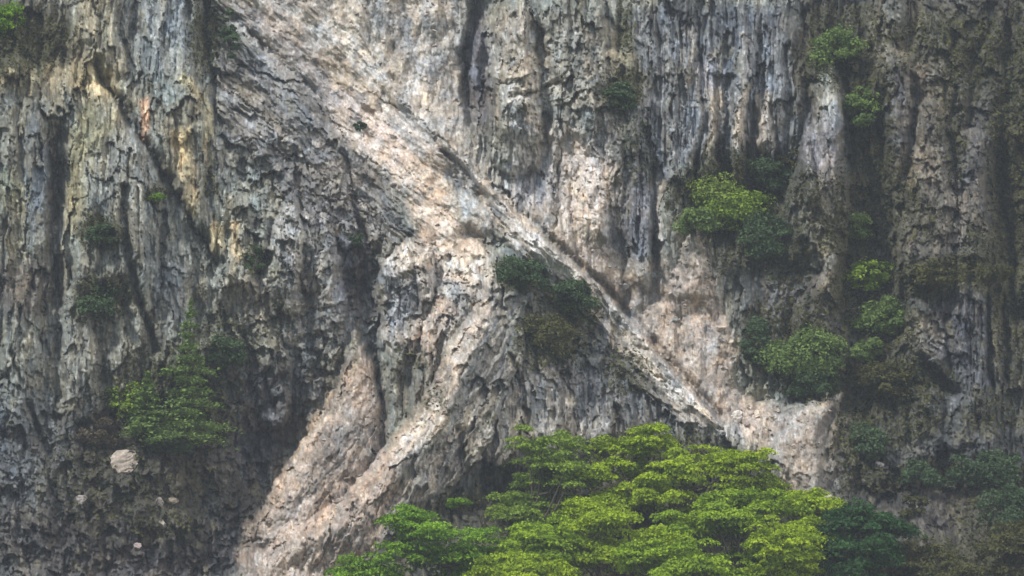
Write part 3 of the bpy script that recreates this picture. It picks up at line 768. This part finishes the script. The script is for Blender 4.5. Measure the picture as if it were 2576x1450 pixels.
def pads_crown(rx, ry, rz, npads, per, size, seed, padr=.36, top=.5, flatness=.42, cz=0.0, ragged=1.08, pabs=None, layer=0.0, inner=.25, clumps=0):
    """crown = many flattened leafy pads spread through an uneven dome; returns verts, faces, values, pad centres"""
    rs = np.random.RandomState(seed)
    V, Fc, A, PCs = [], [], [], []
    off = 0
    CL = []
    for k in range(clumps):
        for _ in range(60):
            p = rs.uniform(-1, 1, 3)
            r = np.linalg.norm(p)
            if r < 1 and r > .35 and all(np.linalg.norm((p - q[0]) * np.array([rx, ry, rz])) > 1.1 for q in CL): break
        CL.append((p, rs.uniform(1.0, 1.9)))
    for k in range(npads):
        for _ in range(30):
            p = rs.uniform(-1, 1, 3)
            r = np.linalg.norm(p)
            if r < 1 and (r > .55 or rs.rand() < inner): break
        bump = 1 + .13 * math.sin(3 * math.atan2(p[1], p[0]) + seed) + .1 * math.sin(5 * p[2] + seed * 2)
        c = np.array([p[0] * rx * bump * .86, p[1] * ry * bump * .86, p[2] * rz * .86 * bump + cz])
        if CL:                                           # sprays sit on the upper side of boughs, dark hollows between
            q, cr_ = CL[rs.randint(len(CL))]
            d0 = rs.normal(size=3); d0 /= np.linalg.norm(d0)
            if d0[2] < -.15: d0[2] = -d0[2]
            p = q
            c = np.array([q[0] * max(rx - .8, .5), q[1] * max(ry - .8, .5), q[2] * max(rz - .8, .4) + cz]) + d0 * cr_ * np.array([1.15, 1.15, .8]) * rs.uniform(.6, 1.05)
        pr = padr * min(rx, rz * 1.3) * rs.choice([.55, .8, 1.0, 1.35]) * rs.uniform(.85, 1.15)
        if pabs: pr = rs.uniform(*pabs)
        if layer:                                        # foliage held in level sprays with gaps between
            ph = .35 * math.sin(c[0] * .9 + seed) + .3 * math.sin(c[1] * 1.3 + seed)
            c[2] = (round(c[2] / layer + ph) - ph + rs.normal() * .26) * layer
        n = int(per * rs.uniform(.7, 1.3) * ((pr / (.5 * sum(pabs))) ** 1.6 if pabs else 1))
        d = rs.normal(size=(n, 3)); d /= np.linalg.norm(d, axis=1, keepdims=True)
        d[:, 2] = np.where(rs.rand(n) < top, np.abs(d[:, 2]), d[:, 2])
        rad = pr * (rs.uniform(.3, 1, (n, 1)) ** .6) * (1 + (ragged - 1) * rs.uniform(0, 1, (n, 1)) ** 3)
        q = d * rad * np.array([1.25, 1.25, flatness * 1.5]) + c
        outward = p / (np.linalg.norm(p) + .2)
        q[:, 2] -= .22 * ((q[:, 0] - c[0]) ** 2 + (q[:, 1] - c[1]) ** 2) / pr
        nr = d * .5 + np.array([0, 0, .7]) + outward * .35
        v, f, a = leaves(q, nr, size, rs.randint(1 << 30))
        a = np.clip(a * .7 + .45 * rs.rand() - .08, 0, 1)
        V.append(v); Fc.append(f + off); A.append(a); off += len(v); PCs.append(c)
    return np.concatenate(V), np.concatenate(Fc), np.concatenate(A), PCs
def cone_crown(rx, rz, tiers, per, size, seed):
    """conifer-like tiers of drooping sprays"""
    rs = np.random.RandomState(seed)
    V, Fc, A, PCs = [], [], [], []; off = 0
    for k in range(tiers):
        t = k / (tiers - 1)
        z = -rz + 2 * rz * t
        R = rx * (1 - t) ** .9 * rs.uniform(.55, 1.3) + .10
        nb = max(4, int(10 * (1 - t) + 4))
        for b in range(nb):
            an = rs.uniform(0, 6.283); L = R * rs.uniform(.6, 1.15)
            n = int(per * (.75 + .7 * (1 - t)))
            u = rs.uniform(.1, 1, n) ** .7
            wdt = .24 * L + .1
            q = np.stack([np.cos(an) * u * L + rs.normal(size=n) * wdt * .5, np.sin(an) * u * L + rs.normal(size=n) * wdt * .5,
                          z - .22 * L * u ** 2 + rs.normal(size=n) * .10 * rz / tiers * 4], 1)
            v, f, a = leaves(q, np.tile([0, 0, 1.0], (n, 1)), size, rs.randint(1 << 30), .6)
            V.append(v); Fc.append(f + off); A.append(a); off += len(v)
        PCs.append(np.array([0, 0, z]))
    return np.concatenate(V), np.concatenate(Fc), np.concatenate(A), PCs
def tube(path, radii, sides=7):
    path = [Vector(p) for p in path]
    V, Fc = [], []
    for k, p in enumerate(path):
        t = (path[min(k + 1, len(path) - 1)] - path[max(k - 1, 0)]).normalized()
        a = t.orthogonal().normalized(); b = t.cross(a)
        for s in range(sides):
            an = 2 * math.pi * s / sides
            V.append(p + (a * math.cos(an) + b * math.sin(an)) * radii[k])
    for k in range(len(path) - 1):
        for s in range(sides):
            s2 = (s + 1) % sides
            Fc.append((k * sides + s, k * sides + s2, (k + 1) * sides + s2, (k + 1) * sides + s))
    return np.array([list(v) for v in V], F), np.array(Fc)
def wood(base_z, top, pads, r0, seed, limbs=9):
    rs = random.Random(seed)
    n = 6
    pth = [(math.sin(k * 1.3 + seed) * .12 * k / n * abs(top[2] - base_z) * .3, math.cos(k * 1.7 + seed) * .1 * k / n, base_z + (top[2] - base_z) * k / (n - 1)) for k in range(n)]
    V, Fc = tube(pth, [r0 * (1 - .8 * k / (n - 1)) for k in range(n)])
    Vs, Fs, off = [V], [Fc], len(V)
    for p in rs.sample(pads, min(limbs, len(pads))):
        k = rs.randint(1, n - 2); s = Vector(pth[k]); e = Vector(p)
        if e.z < s.z: s = Vector(pth[1])
        mid = s.lerp(e, .5) + Vector((rs.uniform(-.2, .2), rs.uniform(-.2, .2), -.12 * (e - s).length))
        v, f = tube([s, mid, e], [r0 * .5, r0 * .32, r0 * .1], 5)
        Vs.append(v); Fs.append(f + off); off += len(v)
    return np.concatenate(Vs), np.concatenate(Fs)

def plant(name, base, crown_center, crown, kind, label, cat, group, r0, seed, crown_name='crown', stem_name='trunk', limbs=9):
    """Empty at the root, trunk / stem and crown as parts; crown is given round its own centre"""
    V, Fc, A, pads = crown
    root = bpy.data.objects.new(name, None); COL.objects.link(root)
    root.location = base; root.empty_display_size = .3
    tag(root, label, cat, group)
    off = np.array(crown_center - base, F)
    me = mesh_np(crown_name, V + off, Fc, LEAF[kind], A, 'leaf')
    link(crown_name, me, root)
    pl = [np.array(p) + off for p in pads]
    tp = max(pl, key=lambda p: p[2])
    wv, wf = wood(-.25, (off[0] * .8, off[1] * .8, float(off[2])), pl, r0, seed, limbs)
    # lean the stem towards the crown
    z = np.clip((wv[:, 2] + .25) / (off[2] + .25 + 1e-6), 0, 1)
    msk = np.arange(len(wv)) < 42
    wv[msk, 0] += off[0] * z[msk]; wv[msk, 1] += off[1] * z[msk]
    link(stem_name, mesh_np(stem_name, wv, wf, BARK, None), root)
    return root

# --- foreground trees: P crown centre, half sizes in P px, distance in front of the face
TREES = [
 # cx, cy, hw, hh, fwd, kind, pads, per, label
 (1690,1200,250,128, 5.0,'bright',74,300,'large bright green tree with the highest crown of the foreground trees'),
 (1345,1215,128,104, 4.0,'soft',34,260,'soft pale green tree with a rounded crown against the grey spur'),
 (1128,1375,135,110, 7.5,'deep',36,300,'deep saturated green tree at the left end of the foreground trees'),
 (1352,1400,125,84, 9.0,'mid',30,260,'yellow-green tree between the deep green tree and the large bright one, lower down'),
 (1600,1370,160,88, 9.5,'bright',40,280,'bright tree with a slanting yellow-green branch below the large tree'),
 (1865,1340,180,104, 8.5,'mid',44,280,'broad mid green tree with dark hollows beside the dark conifer'),
 (1990,1400,110,80,11.0,'bright',26,260,'yellow-green tree low down to the left of the dark conifer'),
 (1740,1435,150,60,12.5,'mid',30,260,'mid green tree on the bottom edge under the large bright tree'),
 (2040,1300,76,56, 6.5,'bright',18,230,'small bright tree lit along its edge above the dark conifer'),
 (1500,1300,66,46, 7.5,'bright',12,230,'small yellow-green clump under the soft pale tree, right of it'),
 (950,1452,90,44, 8.5,'deep',16,240,'small green tree cut by the bottom edge at the foot of the tan ridge'),
 (1330,1452,110,46,12.0,'bright',20,240,'yellow-green bushy tree on the bottom edge left of centre'),
 (2395,1438,130,60, 9.0,'olive',24,240,'olive green tree on the bottom edge right of the dark conifer'),
 (2560,1390,90,90, 8.5,'olive',20,240,'dark olive tree in the bottom right corner'),
]
for k, (px, py, hw, hh, fwd, kind, pads, per, lb) in enumerate(TREES):
    y = float(surf(px, min(py + hh * .4, 1440)).y) - fwd
    c = at_depth(px, py, y)
    rx_, rz_ = hw * MPP * 1.12, hh * MPP * 1.2
    cr = pads_crown(rx_, min(rx_, 3.8) * .9, rz_, int(pads * 5.4), int(per * .42), .12, 100 + k, top=.8, flatness=.22, ragged=1.4, pabs=(.35, .85), layer=.62, inner=.12, clumps=max(4, int(pads * .36)))
    # root: straight below the crown, on the slope
    bp = None
    for q in range(40):
        yy = py + hh + q * 12
        s_ = surf(px, yy)
        if s_.y <= y + .15 or yy > 1860: bp = s_; break
    base = Vector((c.x, y, bp.z))
    base.z = max(min(base.z, c.z - rz_ * 1.2), GZ)
    plant('tree', base, c, cr, kind, lb, 'tree', 'trees in the foreground', .16 + .02 * rx_, 50 + k, limbs=12)
# dark conifer
px, py, hw, hh = 2165, 1375, 118, 130
y = float(surf(px, 1440).y) - 9.5
c = at_depth(px, py, y)
cr = pads_crown(hw * MPP, 3.0, hh * MPP, 70, 420, .13, 333, padr=.26, flatness=.3, ragged=1.3)
plant('conifer_tree', Vector((c.x, y, max(GZ, c.z - 8.5))), c, cr, 'shade', 'dark blue-green tree with layered branches at the bottom right', 'tree', 'trees in the foreground', .26, 77, limbs=12)

# --- shrubs on the face
SHRUBS = [
 # cx, cy, hw, hh, kind, label
 (2095,118,58,42,'ledge','green shrub on the ledge above the grey pinnacle'),
 (2172,268,40,54,'ledge','green shrub in the gully right of the grey pinnacle'),
 (1800,480,56,42,'ledge_bright','brightest yellow-green shrub on the right face, below the columns'),
 (1850,520,70,58,'soft','large soft green shrub on the ledge below the blue-grey columns'),
 (1750,560,44,34,'ledge','green shrub at the lower left of the bush ledge on the right face'),
 (1925,590,60,52,'dark','dark shrub below the bush ledge on the right face'),
 (1945,430,44,34,'dark','dark shrub under the foot of the blue-grey columns'),
 (1995,400,34,26,'olive','olive shrub at the left foot of the pinnacle ridge'),
 (2142,562,46,32,'ledge','green shrub in the recess below the pinnacle gully'),
 (2185,690,56,40,'soft','dull green shrub above the two round bushes on the right'),
 (2360,690,52,28,'olive','olive shrub on the ledge of the far right face'),
 (2490,682,46,30,'olive','olive shrub at the right end of the ledge on the far right face'),
 (2025,890,82,68,'ledge','round green bush above the saddle outcrop'),
 (2225,800,56,44,'ledge','round green bush to the upper right of the saddle outcrop'),
 (2170,870,44,34,'ledge','small green bush between the two round bushes on the right'),
 (2050,965,60,36,'dark','dark bush just above the crest of the saddle outcrop'),
 (1905,860,34,54,'dark','dark shrub in the cleft right of the debris bay'),
 (1310,688,62,34,'dark','dark green shrub under the slanting rib at the top of the spur'),
 (1440,745,54,34,'dark','dark shrub in the hollow under the slanting rib'),
 (1385,840,60,42,'olive','olive shrub on the shaded side of the spur'),
 (1560,240,34,36,'dark','dark shrub on the grey face right of the chute'),
 (262,588,42,26,'dark','dark green shrub on the left face beside the slanting crack'),
 (392,488,26,16,'deep','small green shrub under the slanting crack on the left face'),
 (250,755,50,38,'dark','dark shrub on the lower left face'),
 (640,652,24,32,'dark','dark shrub left of the pale grey slab'),
 (15,45,40,40,'deep','green shrub in the top left corner'),
 (575,90,22,60,'dark','dark creeper hanging at the top beside the debris chute'),
 (2235,960,70,40,'olive','olive shrub right of the saddle outcrop crest'),
 (2190,1110,40,50,'dark','dark shrub on the right flank of the saddle outcrop'),
 (2330,1195,70,28,'dark','dark low shrub on the slope above the dark conifer'),
 (2480,1180,80,40,'dark','dark low shrub on the slope at the far right'),
 (2545,1290,60,70,'dark','dark shrub at the right edge above the corner tree'),
 (560,880,46,44,'dark','dark shrub right of the slim green conifer'),
 (330,1010,40,40,'soft','dull green shrub to the left of the slim conifer'),
 (420,1115,52,30,'dark','dark shrub below the slim green conifer'),
 (250,1090,50,30,'brush','brown brush above the round pale boulder'),
 (1155,1262,30,18,'deep','small green shrub on top of the deep green tree line beside the spur'),
 (2300,1270,36,22,'olive','small olive shrub behind the dark conifer, upper right of it'),
 (895,600,16,12,'dark','tiny dark shrub in the broken ground left of the domes'),
 (905,318,14,10,'dark','tiny dark tuft in the tan debris of the chute'),
]
for k, (px, py, hw, hh, kind, lb) in enumerate(SHRUBS):
    hw *= 1.25; hh *= 1.22
    base = surf(px, min(py + hh * .75, 1480), -.05)
    fwd = .45 + hw * MPP * .25
    c = at_depth(px, py, min(base.y - fwd, float(surf(px, py).y) - .15))
    rx_, rz_ = hw * MPP, hh * MPP
    area = rx_ * rz_
    npad = int(np.clip(area * 9, 8, 44)); per = int(np.clip(1300 * area / npad, 80, 300))
    cr = pads_crown(rx_, max(.5, rx_ * .7), rz_, npad, per, .12, 400 + k, padr=.34, flatness=.48)
    plant('shrub', base, c, cr, kind, lb, 'shrub', 'shrubs on the rock face', .05 + .01 * rx_, 200 + k, 'foliage', 'stem', 6)
# slim conifer on the left
base = surf(470, 1080, 0)
c = at_depth(478, 925, min(base.y - .5, float(surf(470, 900).y) - .8, float(surf(470, 800).y) - .4))
cr = cone_crown(96 * MPP, 165 * MPP, 13, 46, .15, 901)
plant('conifer_tree', base, c, cr, 'ledge', 'slim pointed green conifer on the lower left face', 'tree', 'conifers on the left face', .12, 902, limbs=8)
base = surf(385, 1090, 0)
c = at_depth(372, 1010, min(base.y - .5, float(surf(372, 960).y) - .4))
cr = cone_crown(56 * MPP, 70 * MPP, 10, 60, .16, 903)
plant('conifer_tree', base, c, cr, 'ledge', 'low dull green conifer beside the slim pointed one', 'tree', 'conifers on the left face', .1, 904, limbs=6)

# ------------------------------------------------------------------ ground cover on ledges (nobody could count it)
rs = np.random.RandomState(5)
ok = (X > -30) & (X < 2606) & (Y > -30) & (Y < 1500)
pr = np.where(ok, np.clip(veg - .12, 0, 1) ** 1.3, 0).ravel().astype(np.float64)
pick = rs.choice(len(pr), 60000, replace=False, p=pr / pr.sum())
cen = PV[pick] + np.array([0, -.10, .03]) + rs.normal(size=(len(pick), 3)) * .06
gvv, gff, gaa = leaves(cen, np.tile([0, -.45, .8], (len(pick), 1)), .15, 6, .5)
gaa = np.clip(gaa * .6 + np.repeat(.4 * (fbm(X.ravel()[pick] / 40, Y.ravel()[pick] / 40, 151, 2) + .5), 4), 0, 1)
gc = link('ground_cover', mesh_np('ground_cover', gvv, gff, LEAF['olive'], gaa, 'leaf'))
tag(gc, 'low olive scrub and moss growing on the ledges of the rock face', 'ground cover', kind='stuff')

# ------------------------------------------------------------------ boulders and loose stones
def boulder_mesh(seed, col, n=14):
    rs = np.random.RandomState(seed)
    u = np.linspace(0, 2 * math.pi, n, endpoint=False); w = np.linspace(-1, 1, n // 2 + 3)[1:-1]
    V = [(0, 0, -1)]
    for z in w:
        for a in u: V.append((math.cos(a) * math.sqrt(1 - z * z), math.sin(a) * math.sqrt(1 - z * z), z))
    V.append((0, 0, 1)); V = np.array(V)
    col = col.mean() + (col - col.mean()) * .6
    for k in range(11):                                  # cut flat faces into the lump
        d = rs.normal(size=3); d /= np.linalg.norm(d); lim = rs.uniform(.5, .85)
        t = V @ d; V = V - np.maximum(t - lim, 0)[:, None] * d
    V *= np.array([1, .85, .8]) * (1 + .05 * rs.normal(size=(len(V), 1)))
    Fq = []
    m = len(w)
    for r in range(m - 1):
        for a in range(n):
            b = (a + 1) % n
            Fq.append((1 + r * n + a, 1 + r * n + b, 1 + (r + 1) * n + b, 1 + (r + 1) * n + a))
    for a in range(n):
        b = (a + 1) % n
        Fq.append((0, 1 + b, 1 + a, 1 + a)); Fq.append((len(V) - 1, 1 + (m - 1) * n + a, 1 + (m - 1) * n + b, 1 + (m - 1) * n + b))
    me = bpy.data.meshes.new('boulder')
    me.from_pydata([tuple(v) for v in V], [], [tuple(dict.fromkeys(f)) for f in Fq])
    a = me.attributes.new('stone', 'FLOAT_COLOR', 'POINT')
    cc = np.tile(np.append(col, 1), (len(V), 1)) ; cc[:, :3] *= 1 + .18 * rs.normal(size=(len(V), 1))
    a.data.foreach_set('color', np.clip(cc, .02, .8).astype(F).ravel())
    me.materials.append(ROCK)
    return me
BOULD = [
 (318,1162,32,29,C(172,154,132),'round pale tan boulder on the dark slope at lower left'),
 (402,1262,13,13,C(136,126,114),'small pale stone below the round boulder'),
 (432,1262,17,10,C(140,124,102),'small flat tan stone right of the pale stone on the dark slope'),
 (404,1318,20,12,C(160,150,132),'flat grey-tan boulder on the lower dark slope'),
 (206,1258,13,13,C(150,140,132),'small grey stone left of the round boulder, lower down'),
 (345,1375,14,10,C(176,150,140),'small pinkish stone near the bottom edge on the dark slope'),
 (1858,1052,18,20,C(196,184,168),'pale boulder at the left end of the saddle outcrop'),
 (1905,1045,12,12,C(206,184,156),'small pale boulder on the saddle outcrop'),
 (2078,1000,20,12,C(198,178,146),'pale cap stone on the tip of the saddle outcrop'),
 (2072,1256,22,14,C(164,152,134),'tan boulder at the foot of the saddle outcrop beside the trees'),
 (1502,1095,24,22,C(150,146,140),'grey boulder behind the top of the large bright tree'),
 (1450,1110,20,18,C(126,122,124),'dark grey boulder above the soft pale tree'),
 (1440,1300,30,26,C(112,106,110),'grey-purple boulder between the foreground trees'),
 (2212,1170,12,10,C(150,144,140),'small pale stone on the dark slope right of the outcrop'),
 (120,905,10,9,C(140,140,134),'small grey stone on the lower left face'),
]
for k, (px, py, hw, hh, col, lb) in enumerate(BOULD):
    o = link('boulder', boulder_mesh(700 + k, col, 18))
    p = surf(px, py, .55 if k == 0 else 0)
    o.location = p; o.scale = (hw * MPP * 1.3, max(hw, hh) * MPP, hh * MPP * 1.45)
    o.rotation_euler = (0, 0, k * 1.7)
    tag(o, lb, 'boulder', 'loose boulders below the rock face')
smesh = [boulder_mesh(800 + k, c * .85, 10) for k, c in enumerate((C(186,170,150), C(168,150,132), C(150,146,140), C(196,172,146), C(140,132,124), C(176,160,150), C(88,84,82), C(100,92,86), C(76,76,78)))]
# loose stones lying on the debris: pieces of the piece of ground they lie on
flat_reg = np.zeros((NY, NX), int); flat_reg[:-1, :-1] = freg.reshape(NY - 1, NX - 1)
sp = np.where(ok & (scree > .45), scree, 0) + np.where(ok & (flat_reg == 6) & (Y < 1450) & (X < 700), .35, 0)
sp = sp.ravel().astype(np.float64)
pick = rs.choice(len(sp), 300, replace=False, p=sp / sp.sum())
for q, i in enumerate(pick):
    r = int(flat_reg.ravel()[i])
    o = link('stone', smesh[6 + q % 3] if r == 6 else smesh[q % 6], reg_obj.get(r))
    s = float(rs.uniform(.10, .24) * (1 + (rs.rand() < .12) * .9))
    o.location = Vector(PV[i]) + Vector((0, -.25 * s, .05 * s)); o.scale = (s * rs.uniform(.8, 1.4), s, s * rs.uniform(.6, 1.0))
    o.rotation_euler = (rs.uniform(-.4, .4), rs.uniform(-.4, .4), rs.uniform(0, 6.28))

# ------------------------------------------------------------------ thin air between the camera and the face
zt = float(PV[:, 2].max()) + 3
hb = np.array([[x, y, z] for z in (GZ - 1.5, zt) for x, y in ((-4050, -4050), (4050, -4050), (4050, 90), (-4050, 90))], F)
hf = np.array([[0, 3, 2, 1], [4, 5, 6, 7], [0, 1, 5, 4], [1, 2, 6, 5], [2, 3, 7, 6], [3, 0, 4, 7]])
hz_m = bpy.data.materials.new('haze'); hz_m.use_nodes = True
hn = hz_m.node_tree.nodes; hn.remove(hn['Principled BSDF'])
pv = hn.new('ShaderNodeVolumePrincipled'); pv.inputs['Density'].default_value = HAZE; pv.inputs['Color'].default_value = (.84, .90, .96, 1)
hz_m.node_tree.links.new(pv.outputs['Volume'], hn['Material Output'].inputs['Volume'])
hz = link('haze', mesh_np('haze', hb, hf, hz_m))
tag(hz, 'thin blue-grey haze in the air before the rock face', 'haze', kind='stuff')
